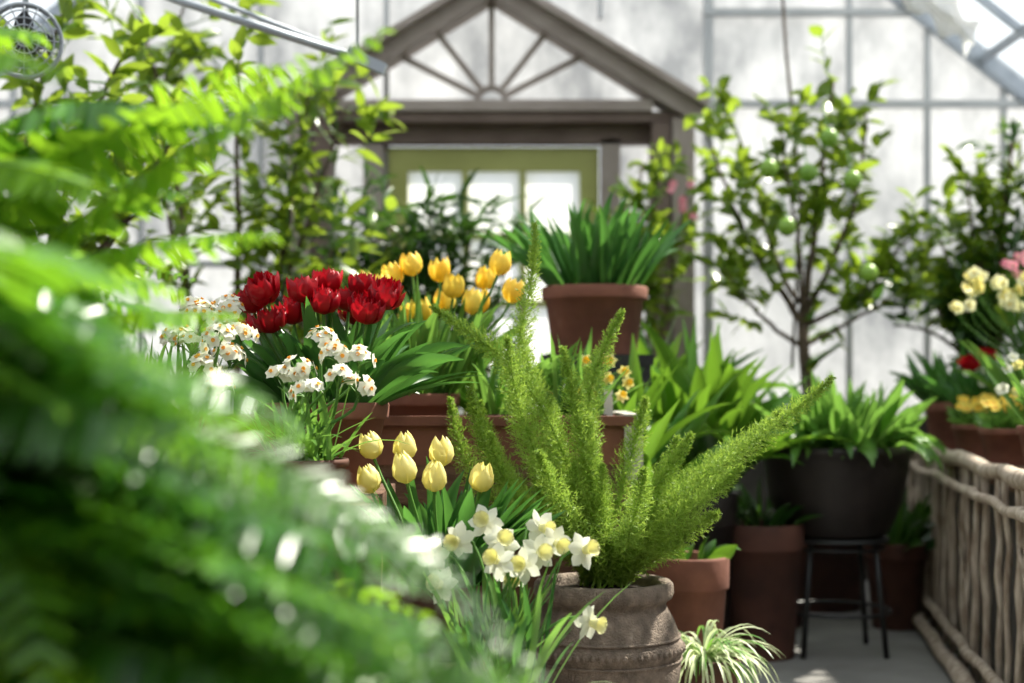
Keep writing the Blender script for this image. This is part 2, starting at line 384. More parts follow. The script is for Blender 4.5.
# ------------------------------------------------------------------ upper left pipe rig, fan, shade cloth
mb=MB()
tube(mb,[(-2.2,4.6,2.7),(-1.08,4.6,2.26),(-.43,4.6,2.05)],.014,'metal',10)
tube(mb,[(-2.2,4.68,2.79),(-1.1,4.68,2.33),(-.55,4.6,2.10)],.008,'metal',8)
beam(mb,(-.53,4.6,2.09),(-.41,4.6,2.035),.04,.035,'metal')
tube(mb,[(-1.3,4.6,2.34),(-1.3,4.6,roofz(-1.3)-.08)],.008,'metal',6)
tube(mb,[(-.5,4.6,2.08),(-.5,4.6,roofz(-.5)-.08)],.005,'metal',6)
mb.obj('irrigation_pipe')
mb=MB(); fc=V((-1.37,4.0,1.98)); FR=.10
fd=V((.3,-1,-.1)).normalized(); s_,t_=perp(fd)
def ring(c,rad,rr,mk,n=28): tube(mb,[c+(s_*math.cos(2*math.pi*i/n)+t_*math.sin(2*math.pi*i/n))*rad for i in range(n+1)],rr,mk,5,False)
for rad,o in ((1,0),(1,.3),(.8,.45),(.6,.5),(.4,.52),(.2,.55)): ring(fc+fd*o*FR,rad*FR,.0025 if rad<1 else .006,'metal')
for i in range(16):
    a=2*math.pi*i/16; e=s_*math.cos(a)+t_*math.sin(a); tube(mb,[fc+fd*.55*FR,fc+fd*.45*FR+e*.8*FR,fc+fd*.3*FR+e*FR,fc+e*FR],.002,'metal',4,False)
for i in range(4):
    a=math.pi/2*i; e=s_*math.cos(a)+t_*math.sin(a); leaf(mb,fc+fd*.015,e,.85*FR,.6*FR,0,'blackmetal',4,.2,'oval',side=(e.cross(fd)+fd*.5))
lathe(mb,fc-fd*.06,[(.001,0),(.04,0),(.04,.06),(.02,.075),(.001,.075)],'blackmetal',20,fd)
tube(mb,[fc-fd*.04,fc-fd*.04+V((0,0,.25)),V((fc.x,4.04,roofz(fc.x)-.08))],.009,'metal',8)
mb.obj('ventilation_fan')
mb=MB()
pts=bez([(1.72,6.9,3.05),(1.9,6.85,2.98),(2.02,6.85,2.82),(2.12,6.9,2.84),(2.25,6.95,2.72)],22)
vs=[];fs=[];n=30
for i,p in enumerate(pts):
    for j in range(n):
        a=2*math.pi*j/n; r_=.075*(1+.35*math.sin(a*5+i*.25)+.15*math.sin(a*9-i*.5))*(.7+.3*math.sin(i*.9))
        vs.append(p+V((0.35*math.cos(a),math.sin(a)*.8,math.cos(a)))*r_)
for i in range(len(pts)-1):
    for j in range(n): fs.append((i*n+j,i*n+(j+1)%n,(i+1)*n+(j+1)%n,(i+1)*n+j))
mb.add(vs,fs,'cloth'); mb.obj('gathered_shade_cloth')

# ------------------------------------------------------------------ right bench with log front
mb=MB()
def fx(y): return .79+.165*y
Y0,Y1=1.6,7.05
vs=[(fx(Y0)+.02,Y0,.69),(2.72,Y0,.69),(2.72,Y1,.69),(fx(Y1)+.02,Y1,.69)]; vs+= [(x,y,.735) for x,y,_ in vs]
mb.add(vs,[(3,2,1,0),(4,5,6,7),(0,1,5,4),(1,2,6,5),(2,3,7,6),(3,0,4,7)],'woodbench',False)
vs=[(fx(Y0)+.08,Y0,.0),(fx(Y0)+.10,Y0,.0),(fx(Y1)+.10,Y1,.0),(fx(Y1)+.08,Y1,.0)]; vs+= [(x,y,.69) for x,y,_ in vs]
mb.add(vs,[(3,2,1,0),(4,5,6,7),(0,1,5,4),(1,2,6,5),(2,3,7,6),(3,0,4,7)],'masonry',False)
def log(a,b,r,wob=.006,n=9,ns=8):
    a=V(a);b=V(b); P=[]; RR=[]
    for i in range(n+1):
        P.append(a.lerp(b,i/n)+V((u(-wob,wob),u(-wob,wob),u(-wob,wob)))); RR.append(r*u(.82,1.15))
    tube(mb,P,RR,'log',ns)
log((fx(Y0)-.01,Y0,.745),(fx(Y1)-.01,Y1,.745),.027,.009,24,10)
log((fx(Y0)-.04,Y0,.655),(fx(Y1)-.04,Y1,.66),.018,.010,24)
log((fx(Y0)-.04,Y0,.12),(fx(Y1)-.04,Y1,.12),.020,.009,24)
log((fx(Y0)-.07,Y0,.04),(fx(Y1)-.07,Y1,.04),.030,.008,24)
y=Y0+.05
while y<Y1:
    r=u(.011,.019); lean=u(-.06,.06)
    log((fx(y)+u(-.006,.006),y,.005),(fx(y+lean)+u(-.006,.006),y+lean,.735),r,.006,7,8)
    if R.random()<.35:
        z0=u(.2,.5); log((fx(y)-.005,y,z0),(fx(y+.12)-.005,y+.12,z0+u(.12,.2)),r*.55,.004,4,6)
    y+=u(.13,.23)
for yy in (2.0,3.6,5.2,6.8): box(mb,2.55,2.63,yy-.04,yy+.04,0,.69,'woodbench')
mb.obj('log_front_bench')

# ------------------------------------------------------------------ wooden stands
mb=MB()
def table(x0,x1,y0,y1,z,th=.035,mk='woodbench',fascia=.07):
    n=max(1,round((y1-y0)/.12)); w=(y1-y0)/n
    for i in range(n): box(mb,x0,x1,y0+i*w+.003,y0+(i+1)*w-.003,z-th,z,mk)
    box(mb,x0+.01,x1-.01,y0+.005,y0+.03,z-th-fascia,z-th,mk)
    for x in (x0+.03,x1-.07):
        for y in (y0+.03,y1-.07): box(mb,x,x+.04,y,y+.04,0,z-th,mk)
table(-1.05,-.30,2.95,3.66,.76)
table(-.26,-.03,2.95,3.26,.42)
tx0,tx1,ty0,ty1=-1.1,.33,3.80,4.40
table(tx0,tx1,ty0,ty1,.80)
box(mb,tx0,tx1,ty0,ty0+.025,.80,.925,'terracotta'); box(mb,tx0,tx1,ty1-.025,ty1,.80,.925,'woodbench')
box(mb,tx0-.01,tx1,ty0-.012,ty0+.03,.905,.93,'terracotta')
box(mb,tx0,tx0+.025,ty0+.025,ty1-.025,.8,.925,'woodbench'); box(mb,tx1-.03,tx1+.02,ty0-.01,ty1,.76,.935,'greywood')
box(mb,tx0+.03,tx1-.04,ty1-.1,ty1-.08,.02,.76,'woodbench')
mb.obj('tiered_plant_stand')
mb=MB(); table(.10,.48,4.80,5.2,1.12,mk='blackmetal'); mb.obj('plant_pedestal_table')
mb=MB(); table(-.16,.12,2.66,2.93,.22,mk='greywood'); mb.obj('low_wooden_stool')

# ------------------------------------------------------------------ foxtail fern in urn
mb=MB(); CX=.225; C=V((CX,3.5,0))
lathe(mb,C,[(.001,0),(.12,0),(.125,.02),(.15,.12),(.172,.22),(.180,.27),(.184,.275),(.184,.29),(.187,.295),(.190,.33),(.191,.355),(.195,.36),(.195,.385),(.188,.39),(.184,.41),(.172,.44),(.158,.465),(.153,.475),(.156,.484),(.168,.492),(.173,.505),(.171,.525),(.165,.532),(.148,.532),(.14,.52),(.138,.5)],'stoneware',64)
for i in range(64):
    a=2*math.pi*i/64; lathe(mb,C+V((math.cos(a)*.194,math.sin(a)*.194,.372)),[(.001,-.010),(.008,-.005),(.008,.005),(.001,.010)],'stoneware',6)
for zz,rr in ((.345,.191),(.40,.187),(.21,.169)):
    tube(mb,[C+V((math.cos(2*math.pi*i/48)*rr,math.sin(2*math.pi*i/48)*rr,zz)) for i in range(49)],.004,'stoneware',6,False)
lathe(mb,C,[(.142,.505),(.08,.515),(.001,.52)],'soil',24)
def plume(base,ctrl,tip,rad=.04,nb=330,nn=15):
    pts=bez([base]+ctrl+[tip],40); L=sum((pts[i+1]-pts[i]).length for i in range(40))
    tube(mb,pts,[.0035*(1-.7*i/40) for i in range(41)],'foxtail',4,False)
    nb=int(nb*L/.6)
    for b in range(nb):
        t=.06+.94*(b+u(0,1))/nb; f=min(39.99,t*40); i=int(f); p=pts[i].lerp(pts[i+1],f-i); d=(pts[i+1]-pts[i]).normalized()
        s,q=perp(d); a=b*2.399+u(-.3,.3); o=s*math.cos(a)+q*math.sin(a)
        prof=min(1,(t)*2.2+.3)*(1-max(0,(t-.55)/.45)**1.3*.85)
        r=rad*prof*u(.7,1.12)
        bd=(o+d*.8).normalized()
        vs=[];fs=[]
        for k in range(nn):
            tt=(k+.5)/nn; c=p+bd*(r*1.2*tt)
            nd=(bd*.9+V((u(-1,1),u(-1,1),u(-1,1)))).normalized(); nl=u(.009,.015)*(.55+.45*prof)
            sd=nd.cross(V((u(-1,1),u(-1,1),u(-1,1)))).normalized()*.0014
            m=len(vs); vs+=[c-sd,c+sd,c+nd*nl]; fs.append((m,m+1,m+2))
        mb.add(vs,fs,'foxtail')
B=V((CX,3.5,.51))
PL=[
 ((.055,3.52,1.41),[(.08,3.5,.80),(-.12,3.5,1.0),(.08,3.5,1.15)],.048),
 ((-.19,3.40,1.20),[(.14,3.45,.80),(.08,3.42,1.06),(-.03,3.4,1.08)],.046),
 ((.265,3.42,1.19),[(.20,3.45,.75),(.13,3.44,.95),(.20,3.42,1.05)],.044),
 ((.765,3.40,1.03),[(.30,3.45,.56),(.42,3.42,.82),(.62,3.4,.88)],.054),
 ((.63,3.55,.90),[(.28,3.5,.60),(.38,3.5,.74),(.50,3.55,.82)],.048),
 ((.12,3.36,1.10),[(.20,3.42,.75),(.16,3.38,.88),(.15,3.36,.98)],.042),
 ((-.15,3.47,.98),[(.12,3.48,.66),(-.08,3.48,.66),(-.13,3.47,.82)],.044),
 ((-.01,3.30,1.12),[(.14,3.4,.72),(.02,3.34,.86),(.0,3.3,1.0)],.044),
 ((-.08,3.55,.97),[(.1,3.52,.66),(-.04,3.54,.78),(-.08,3.54,.88)],.042),
 ((.43,3.42,.895),[(.28,3.45,.66),(.31,3.43,.74),(.38,3.42,.8)],.042),
 ((.34,3.62,.98),[(.26,3.55,.68),(.28,3.6,.8),(.33,3.6,.9)],.040),
 ((.19,3.58,1.06),[(.22,3.55,.7),(.17,3.58,.85),(.2,3.58,.95)],.040),
 ((.54,3.35,.82),[(.30,3.4,.60),(.38,3.38,.70),(.47,3.36,.75)],.046),
 ((.56,3.68,.80),[(.30,3.6,.62),(.42,3.65,.72),(.5,3.66,.76)],.042),
 ((.06,3.22,.86),[(.18,3.38,.62),(.12,3.30,.72),(.08,3.24,.80)],.042),
 ((.30,3.24,.82),[(.26,3.4,.62),(.28,3.3,.7),(.30,3.26,.75)],.042),
 ((.50,3.45,.70),[(.32,3.5,.58),(.40,3.5,.64),(.46,3.5,.68)],.042),
 ((.02,3.6,1.15),[(.16,3.55,.75),(.08,3.58,.9),(.06,3.6,1.0)],.042),
 ((.66,3.48,.95),[(.30,3.5,.58),(.42,3.48,.76),(.55,3.48,.84)],.044),
 ((-.05,3.3,.90),[(.14,3.4,.62),(.02,3.34,.68),(-.04,3.3,.8)],.042),
 ((.10,3.6,.98),[(.16,3.55,.68),(.10,3.58,.8),(.1,3.6,.9)],.042),
 ((-.10,3.35,1.02),[(.14,3.4,.64),(-.02,3.36,.72),(-.09,3.35,.88)],.042),
]
for tip,ct,rad in PL: plume(B+V((u(-.06,.06),u(-.06,.06),0)),ct,tip,rad)
for i in range(22):
    az=u(0,6.28); r=u(.05,.24); z=u(.66,.95)-r*.3
    tip=C+V((math.cos(az)*r,math.sin(az)*r*.9,z))
    plume(B+V((u(-.07,.07),u(-.07,.07),0)),[(CX+math.cos(az)*r*.4,3.5+math.sin(az)*r*.4,.62),(CX+math.cos(az)*r*.9,3.5+math.sin(az)*r*.9,z-.1)],tip,.038)
mb.obj('potted_foxtail_fern')

# ------------------------------------------------------------------ red tulips
mb=MB(); pot(mb,(-.45,3.46,.76),.15,.21)
c=V((-.44,3.44,.95))
for i in range(19):
    x=-.635+.34*(i/18)+u(-.015,.015); y=3.44+u(-.12,.12); z=1.165+u(-.02,.08)-abs(x+.45)*.22
    d=V(((x+.45)*1.3,u(-.5,.2),1.0))
    stem_to(mb,c+V(((x+.45)*.5,(y-3.44)*.5,-.01)),(x,y,z),d,.004); tulip(mb,(x,y,z),d,.061,.034,'red_petal',.25,True)
tulip_leaves(mb,c,.11,60,.31,.06,'tulip_leaf',.85,(.3,1.3))
for tip in ((1.0,-.2,.55),(1.0,-.35,.45),(.9,-.1,.8),(1,-.1,.5)): leaf(mb,c+V((.1,-.03,0)),tip,.30,.05,.6,'tulip_leaf',8,.3,'tulip')
mb.obj('potted_red_tulips')
# paperwhites
mb=MB(); pot(mb,(-.80,3.27,.76),.12,.12); c=V((-.80,3.27,.86))
for (x,y,z) in ((-.74,3.3,1.19),(-.68,3.27,1.15),(-.72,3.2,1.10),(-.655,3.3,1.19),(-.64,3.22,1.08),(-.69,3.18,1.05),(-.76,3.24,1.12),(-.62,3.25,1.13),(-.66,3.2,1.01),(-.70,3.2,1.17),(-.65,3.15,1.12)):
    paperwhite(mb,c+V((u(-.04,.06),u(-.04,.04),0)),(x,y,z),.036,12,(.1,-.8,.1))
for i in range(40):
    az=u(0,6.28); leaf(mb,c+V((u(-.07,.07),u(-.07,.07),0)),cone_dir(az,u(0,.45)),u(.15,.28),.010,u(.1,.7),'tulip_leaf2',6,.3,'strap',curl=u(-.4,.4))
mb.obj('potted_paperwhites')
mb=MB(); pot(mb,(-.45,3.10,.76),.095,.09,'terrashade'); c=V((-.45,3.10,.84))
for (x,y,z) in ((-.42,3.12,1.11),(-.38,3.08,1.08),(-.46,3.06,1.045),(-.335,3.1,1.07),(-.37,3.02,1.03),(-.5,3.1,1.03),(-.43,3.0,1.0),(-.33,3.05,1.01)):
    paperwhite(mb,c+V((u(-.05,.05),u(-.04,.04),0)),(x,y,z),.034,8,(.1,-.8,.1))
for i in range(70):
    az=u(0,6.28); leaf(mb,c+V((u(-.07,.07),u(-.07,.07),0)),cone_dir(az,u(0,1.2)),u(.1,.22),.012,u(.1,1.6),'tulip_leaf2',6,.3,'strap',curl=u(-.4,.4))
mb.obj('potted_paperwhites')
# yellow tulips
mb=MB(); pot(mb,(-.27,4.1,.80),.12,.19)
c=V((-.26,4.1,.97))
for i in range(15):
    x=-.42+.41*(i/14)+u(-.02,.02); y=4.1+u(-.15,.15); z=1.22+u(-.04,.11)
    d=V(((x+.2)*1.6,u(-.5,.2),1.0))
    stem_to(mb,c+V(((x+.2)*.4,(y-4.1)*.5,-.01)),(x,y,z),d,.004); tulip(mb,(x,y,z),d,.072,.030,'orange_petal',.3)
tulip_leaves(mb,c,.10,80,.36,.05,'tulip_leaf2',.7,(.2,.9))
mb.obj('potted_yellow_tulips')
mb=MB(); pot(mb,(-.05,4.15,.80),.085,.13,'terrashade'); tulip_leaves(mb,(-.05,4.15,.92),.06,60,.30,.035,'tulip_leaf2',.9,(.3,1.3)); mb.obj('potted_leafy_plant')
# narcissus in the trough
mb=MB(); pot(mb,(.18,4.1,.80),.12,.13,'terrashade')
c=V((.18,4.1,.91))
for i in range(14):
    x=.17+u(-.1,.17); y=4.05+u(-.1,.1); z=1.02+u(-.05,.07)
    daffodil(mb,c+V((u(-.06,.06),u(-.06,.06),0)),(x,y,z),(u(-.5,.5),-1,u(-.1,.4)),.022,'pale_petal','orange_petal',.012,.008)
for i in range(80):
    leaf(mb,c+V((u(-.08,.08),u(-.08,.08),0)),cone_dir(u(0,6.28),u(0,.9)),u(.14,.28),.014,u(.1,.9),'tulip_leaf2',6,.3,'strap',curl=u(-.4,.4))
mb.obj('potted_narcissus')
# pale yellow tulips
mb=MB(); pot(mb,(-.145,3.1,.42),.10,.16,'terrashade')
c=V((-.15,3.1,.57))
for (x,y,z) in ((-.305,3.1,.775),(-.225,3.05,.80),(-.165,3.02,.785),(-.235,3.16,.845),(-.31,3.2,.845),(-.07,3.08,.78),(-.155,3.16,.83)):
    d=V(((x+.17)*1.4+u(-.15,.15),u(-.3,.1),1)); stem_to(mb,c+V(((x+.15)*.4,(y-3.1)*.4,-.01)),(x,y,z),d,.004); tulip(mb,(x,y,z),d,.064*u(.92,1.08),.027,'pale_petal',u(0,.2))
tulip_leaves(mb,c,.08,60,.28,.048,'tulip_leaf',.8,(.2,.9))
for i in range(14): leaf(mb,c+V((.05,0,0)),(u(.3,.9),u(-.4,0),1),.28,.045,.5,'tulip_leaf',7,.3,'tulip',curl=u(-.3,.3))
mb.obj('potted_pale_tulips')
# white daffodils
mb=MB(); pot(mb,(-.02,2.80,.22),.12,.16,'terrashade')
c=V((-.02,2.80,.36))
for (x,y,z,dx) in ((-.055,2.86,.735,-.3),(.055,2.84,.675,.5),(.02,2.80,.655,-.4),(.145,2.84,.68,1.0),(.155,2.78,.545,1.2),(-.03,2.76,.67,-.6),(-.11,2.84,.70,-.5),(.09,2.88,.69,.6),(-.14,2.78,.62,-.7),(.0,2.9,.62,0),(-.16,2.85,.67,-.9),(.06,2.9,.72,.9),(-.02,2.82,.70,.3)):
    daffodil(mb,c+V((u(-.06,.06),u(-.05,.05),0)),(x,y,z),(dx,-1,u(-.25,.45)),.040,'white_petal','cream',.026,.013)
for i in range(60):
    leaf(mb,c+V((u(-.08,.08),u(-.08,.08),0)),cone_dir(u(0,6.28),u(0,.6)),u(.2,.34),.015,u(.1,.8),'tulip_leaf2' if i%2 else 'tulip_leaf',7,.3,'strap',curl=u(-.4,.4))
for i in range(7): leaf(mb,c+V((.08,-.05,0)),(u(.4,1),-.3,.6),u(.16,.22),.008,1.4,'variegated',7,.2,'strap')
mb.obj('potted_white_daffodils')

# ------------------------------------------------------------------ tall pot with broad tulip leaves on pedestal
mb=MB(); pot(mb,(.29,5.0,1.12),.185,.24,'terracotta',.8)
c=V((.29,5.0,1.33))
tulip_leaves(mb,c,.14,120,.37,.05,'tulip_leaf',.65,(.05,.9),lmin=.6)
mb.obj('potted_bulb_foliage')
# broad-leaf plants
def broad(x,y,h,n,Lr,Wr,mk,ti=.8):
    pot(mb,(x,y,.0),.14,h,'darkpot',.7); c=V((x,y,h-.04))
    for i in range(n):
        az=u(0,6.28); leaf(mb,c+V((u(-.06,.06),u(-.06,.06),0)),cone_dir(az,u(.05,ti)),u(*Lr),u(*Wr),u(.5,1.8),mk,10,.3,'lance',twist=u(-.7,.7),curl=u(-.5,.5),spin=u(-.6,.6))
mb=MB(); broad(.70,5.3,.62,90,(.42,.74),(.07,.13),'broad_leaf'); mb.obj('potted_broadleaf_plant')
mb=MB(); broad(.36,4.60,.60,60,(.38,.64),(.06,.10),'broad_leaf',.7); mb.obj('potted_broadleaf_plant')
mb=MB(); broad(.56,5.8,.75,50,(.45,.7),(.07,.11),'broad_leaf',.7); mb.obj('potted_broadleaf_plant')
# terracotta floor pots
mb=MB(); pot(mb,(.94,5.35,0),.155,.50,'terrashade',.78)
tulip_leaves(mb,(.94,5.35,.45),.1,20,.20,.06,'dark_leaf',.9,(.4,1.4)); mb.obj('potted_leafy_plant')
mb=MB(); pot(mb,(.53,4.3,0),.125,.50,'terracotta',.7)
tulip_leaves(mb,(.53,4.3,.47),.09,14,.12,.05,'broad_leaf',1.0,(.6,1.6)); mb.obj('potted_leafy_plant')
# spider plant
mb=MB(); pot(mb,(.52,3.85,0),.10,.28,'terrashade',.7); c=V((.52,3.85,.26))
for i in range(170):
    az=u(0,6.28); leaf(mb,c,cone_dir(az,u(.5,1.3)),u(.14,.27),.008,u(1.8,3.2),'variegated' if i%4 else 'tulip_leaf2',9,.3,'strap',curl=u(-.5,.5))
mb.obj('potted_spider_plant')

# ------------------------------------------------------------------ dark pot on metal stool
mb=MB(); sx,sy,sz=1.24,5.45,.44
lathe(mb,(sx,sy,sz-.015),[(.001,0),(.2,0),(.2,.015),(.001,.015)],'blackmetal',32)
for a in range(4):
    an=math.pi/4+a*math.pi/2; ox,oy=math.cos(an),math.sin(an)
    tube(mb,[(sx+ox*.17,sy+oy*.17,sz-.01),(sx+ox*.22,sy+oy*.22,.0)],.011,'blackmetal',8)
for zz,rr in ((.16,.205),(.40,.18)):
    tube(mb,[(sx+rr*math.cos(2*math.pi*i/28),sy+rr*math.sin(2*math.pi*i/28),zz) for i in range(29)],.007,'blackmetal',6,False)
mb.obj('metal_plant_stool')
mb=MB()
lathe(mb,(sx,sy,sz),[(.001,0),(.17,0),(.2,.02),(.25,.14),(.272,.26),(.278,.31),(.29,.32),(.292,.345),(.28,.35),(.255,.345),(.25,.3)],'darkpot',56)
lathe(mb,(sx,sy,sz),[(.255,.32),(.1,.33),(.001,.335)],'soil',24)
tulip_leaves(mb,(sx,sy,sz+.31),.22,120,.34,.055,'tulip_leaf2',.6,(.2,1.0),lmin=.55)
tulip_leaves(mb,(sx,sy,sz+.31),.22,90,.26,.06,'tulip_leaf2',.9,(1.6,3.2),lmin=.55)
mb.obj('potted_tulip_foliage')
for (x,y,r,h) in ((1.08,6.05,.2,.42),(1.62,6.0,.13,.36),(.68,6.25,.2,.5)):  # dark pots added to deepen the shade behind the stool
    mb=MB(); pot(mb,(x,y,0),r,h,'terrashade',.75); tulip_leaves(mb,(x,y,h-.04),.10,34,.30,.06,'dark_leaf',.9,(.4,1.4)); mb.obj('potted_leafy_plant')

# ------------------------------------------------------------------ trees / shrubs
def twiggy(mb,mains,ntw,tl,nl,lL,lW,mk='citrus_leaf',t0=.3,updir=.5,droop=(.2,.9)):
    for P,r0,r1 in mains:
        pts=bez(P,14); pts=[p+V((u(-.008,.008),u(-.008,.008),0)) for p in pts]
        tube(mb,pts,[r0+(r1-r0)*i/14 for i in range(15)],'bark',7)
        for k in range(ntw):
            t=t0+(1-t0)*(k+u(0,1))/ntw; i=min(13,int(t*14)); p=pts[i].lerp(pts[i+1],t*14-i)
            d=V((u(-1,1),u(-1,1)*.7,u(-.3,1)*1.0+updir*.4)).normalized(); L=tl*u(.5,1.1)
            e=p+d*L+UP*L*.15
            q=bez([p,p+d*L*.5,e],6); tube(mb,q,[r1*.7,r1*.6,r1*.55,r1*.5,r1*.4,r1*.35,r1*.3],'stem',4,False)
            for j in range(nl):
                tt=.2+.8*(j+u(0,.6))/nl; ii=min(5,int(tt*6)); b=q[ii].lerp(q[ii+1],min(1,tt*6-ii))
                ld=(d*.5+V((u(-1,1),u(-1,1),u(-.6,.7)))).normalized()
                leaf(mb,b,ld,lL*u(.6,1.1),lW*u(.7,1.1),u(*droop),mk,5,.2,'lance',twist=u(-1,1))
def sphere(mb,c,r,mk): lathe(mb,c,[(max(.0005,r*math.sin(math.pi*i/10)),-r*math.cos(math.pi*i/10)*1.05) for i in range(11)],mk,14)
mb=MB(); pot(mb,(1.42,6.55,0),.24,.42,'terrashade',.75)
mains=[([(1.42,6.5,.38),(1.36,6.5,.8),(1.33,6.5,1.3)],.034,.026),
 ([(1.33,6.5,1.25),(1.32,6.5,1.5),(1.42,6.45,1.75),(1.38,6.4,2.05),(1.45,6.4,2.4)],.022,.006),
 ([(1.33,6.5,1.3),(1.2,6.5,1.5),(1.08,6.45,1.6),(.98,6.4,1.85),(.88,6.4,2.15)],.018,.005),
 ([(1.34,6.5,1.35),(1.5,6.5,1.6),(1.6,6.5,1.85),(1.62,6.5,2.3)],.016,.005),
 ([(1.32,6.5,1.4),(1.15,6.6,1.6),(1.2,6.6,2.0),(.95,6.6,2.35)],.014,.004),
 ([(1.35,6.5,1.3),(1.6,6.4,1.4),(1.7,6.4,1.6),(1.84,6.4,1.75)],.014,.004),
 ([(1.33,6.5,1.2),(1.1,6.4,1.3),(1.02,6.4,1.45),(.95,6.4,1.55)],.012,.004),
 ([(1.33,6.5,1.2),(1.5,6.4,1.3),(1.62,6.4,1.35),(1.75,6.4,1.45)],.012,.004),
 ([(1.33,6.5,1.3),(1.3,6.4,1.7),(1.25,6.4,1.9),(1.2,6.4,2.2)],.012,.004)]
twiggy(mb,mains[:1],5,.25,6,.10,.045,t0=.7)
twiggy(mb,mains[1:],11,.26,8,.115,.06,t0=.28)
for c in ((1.27,6.1,1.93),(1.46,6.1,1.9),(1.1,6.1,1.95),(1.53,6.1,1.5),(1.36,6.1,2.08),(1.18,6.1,1.7)): sphere(mb,c,.040,'lime'); tube(mb,[c,(c[0],c[1]+.1,c[2]+.15)],.003,'stem',4,False)
tube(mb,[(1.30,6.6,1.1),(1.34,6.6,1.9),(1.29,6.7,2.6),(1.27,6.8,3.3)],.008,'bark',6)
mb.obj('potted_lemon_tree')
mb=MB(); pot(mb,(-1.2,6.1,0),.25,.45,'terrashade',.75)
mains=[([(-1.2,6.1,.4),(-1.15,6.1,1.2),(-1.2,6.1,1.7),(-1.15,6.0,2.45)],.026,.006),
 ([(-1.22,6.1,.4),(-1.0,6.1,1.2),(-.98,6.05,1.7),(-.85,6.0,2.3)],.022,.006),
 ([(-1.25,6.1,.4),(-1.4,6.1,1.2),(-1.35,6.05,1.7),(-1.55,6.0,2.5)],.022,.006),
 ([(-1.18,6.1,.9),(-.95,6.1,1.5),(-.8,6.05,1.9),(-.70,6.0,2.2)],.014,.005),
 ([(-1.2,6.1,.6),(-1.0,6.1,1.1),(-.85,6.05,1.4),(-.75,6.0,1.6)],.014,.005),
 ([(-1.22,6.1,1.0),(-1.5,6.1,1.6),(-1.6,6.05,2.1),(-1.35,6.0,2.7)],.014,.005)]
twiggy(mb,mains,15,.36,8,.15,.052,t0=.36)
mb.obj('potted_citrus_tree')
mb=MB(); pot(mb,(-1.75,5.0,0),.24,.42,'terrashade',.75)
mains=[([(-1.75,5.0,.4),(-1.7,5.0,1.3),(-1.6,5,1.8),(-1.3,5.0,2.3)],.022,.006),
 ([(-1.75,5.0,.4),(-1.8,5.0,1.3),(-1.75,5,1.9),(-1.55,5.0,2.4)],.02,.006),
 ([(-1.75,5.0,.4),(-1.7,5.0,1.2),(-1.55,5,1.5),(-1.2,5.0,1.7)],.02,.006),
 ([(-1.75,5.0,.4),(-1.6,5.0,1.3),(-1.35,5,1.7),(-1.05,5.0,2.05)],.02,.006)]
twiggy(mb,mains,15,.34,8,.14,.052,t0=.42)
mb.obj('potted_citrus_tree')
mb=MB(); pot(mb,(-.42,6.4,0),.24,.5,'terrashade',.75)
mains=[([(-.42,6.4,.45),(-.42+x*.5,6.4,1.0),(-.42+x,6.35,z)],.014,.005) for x,z in ((-.35,1.7),(-.15,1.8),(.05,1.72),(.25,1.75),(.42,1.6),(-.5,1.55),(.15,1.6),(-.25,1.6),(0,1.5))]
twiggy(mb,mains,22,.28,11,.17,.026,'dark_leaf',t0=.4,droop=(.3,1.6))
mb.obj('potted_evergreen_shrub')
mb=MB(); pot(mb,(.6,6.7,0),.22,.5,'terrashade',.75)
mains=[([(.6,6.7,.45),(.6+x*.4,6.7,1.2),(.6+x,6.65,z)],.014,.005) for x,z in ((.08,2.1),(.22,1.95),(-.08,1.9),(.0,2.05))]
twiggy(mb,mains,12,.22,8,.12,.045,'citrus_leaf',t0=.5)
for i in range(7): star_flower(mb,(.78+u(-.06,.06),6.45+u(-.05,.05),1.86+u(-.08,.08)),(u(-.4,.4),-1,u(0,.5)),.022,'pink_petal')
mb.obj('potted_camellia')
mb=MB(); pot(mb,(2.22,6.65,.735),.17,.28,'terrashade',.75)
mains=[([(2.22,6.65,.98),(2.22+x*.3,6.65,1.3),(2.22+x,6.6,z)],.014,.005) for x,z in ((-.38,1.5),(-.26,1.8),(-.1,2.0),(.1,2.15),(.22,1.85),(-.45,1.3),(-.05,1.6),(-.2,1.4),(.15,1.5))]
twiggy(mb,mains[:5],14,.24,9,.12,.045,'citrus_leaf',t0=.3)
twiggy(mb,mains[3:],12,.24,9,.12,.04,'dark_leaf',t0=.2)
mb.obj('potted_bay_shrub')

# ------------------------------------------------------------------ flowers on the right bench
bz=.735
mb=MB(); pot(mb,(1.96,6.35,bz),.12,.21,'terracotta',.75); tulip_leaves(mb,(1.96,6.35,bz+.18),.08,60,.32,.05,'tulip_leaf',.8,(.3,1.2)); mb.obj('potted_leafy_plant')
def primrose(x,y,n):
    pot(mb,(x,y,bz),.11,.13,'terracotta',.75); c=V((x,y,bz+.11))
    tulip_leaves(mb,c,.08,40,.12,.05,'tulip_leaf2',1.0,(.3,1.0))
    for i in range(n):
        a=u(0,6.28); r=u(0,.12); p=c+V((math.cos(a)*r,math.sin(a)*r,.075+u(0,.05))); star_flower(mb,p,(u(-.4,.3),-.8,.8),.024,'orange_petal','orange_cup'); tube(mb,[c+V((0,0,-.02)),p],.002,'stem',4,False)
mb=MB(); primrose(1.86,5.65,20); mb.obj('potted_primrose')
mb=MB(); primrose(1.77,5.05,22); mb.obj('potted_primrose')
mb=MB(); pot(mb,(2.08,5.45,bz),.13,.2,'terracotta',.75); c=V((2.04,5.45,bz+.17))
tulip_leaves(mb,c,.1,80,.36,.035,'tulip_leaf2',.7,(.1,.9))
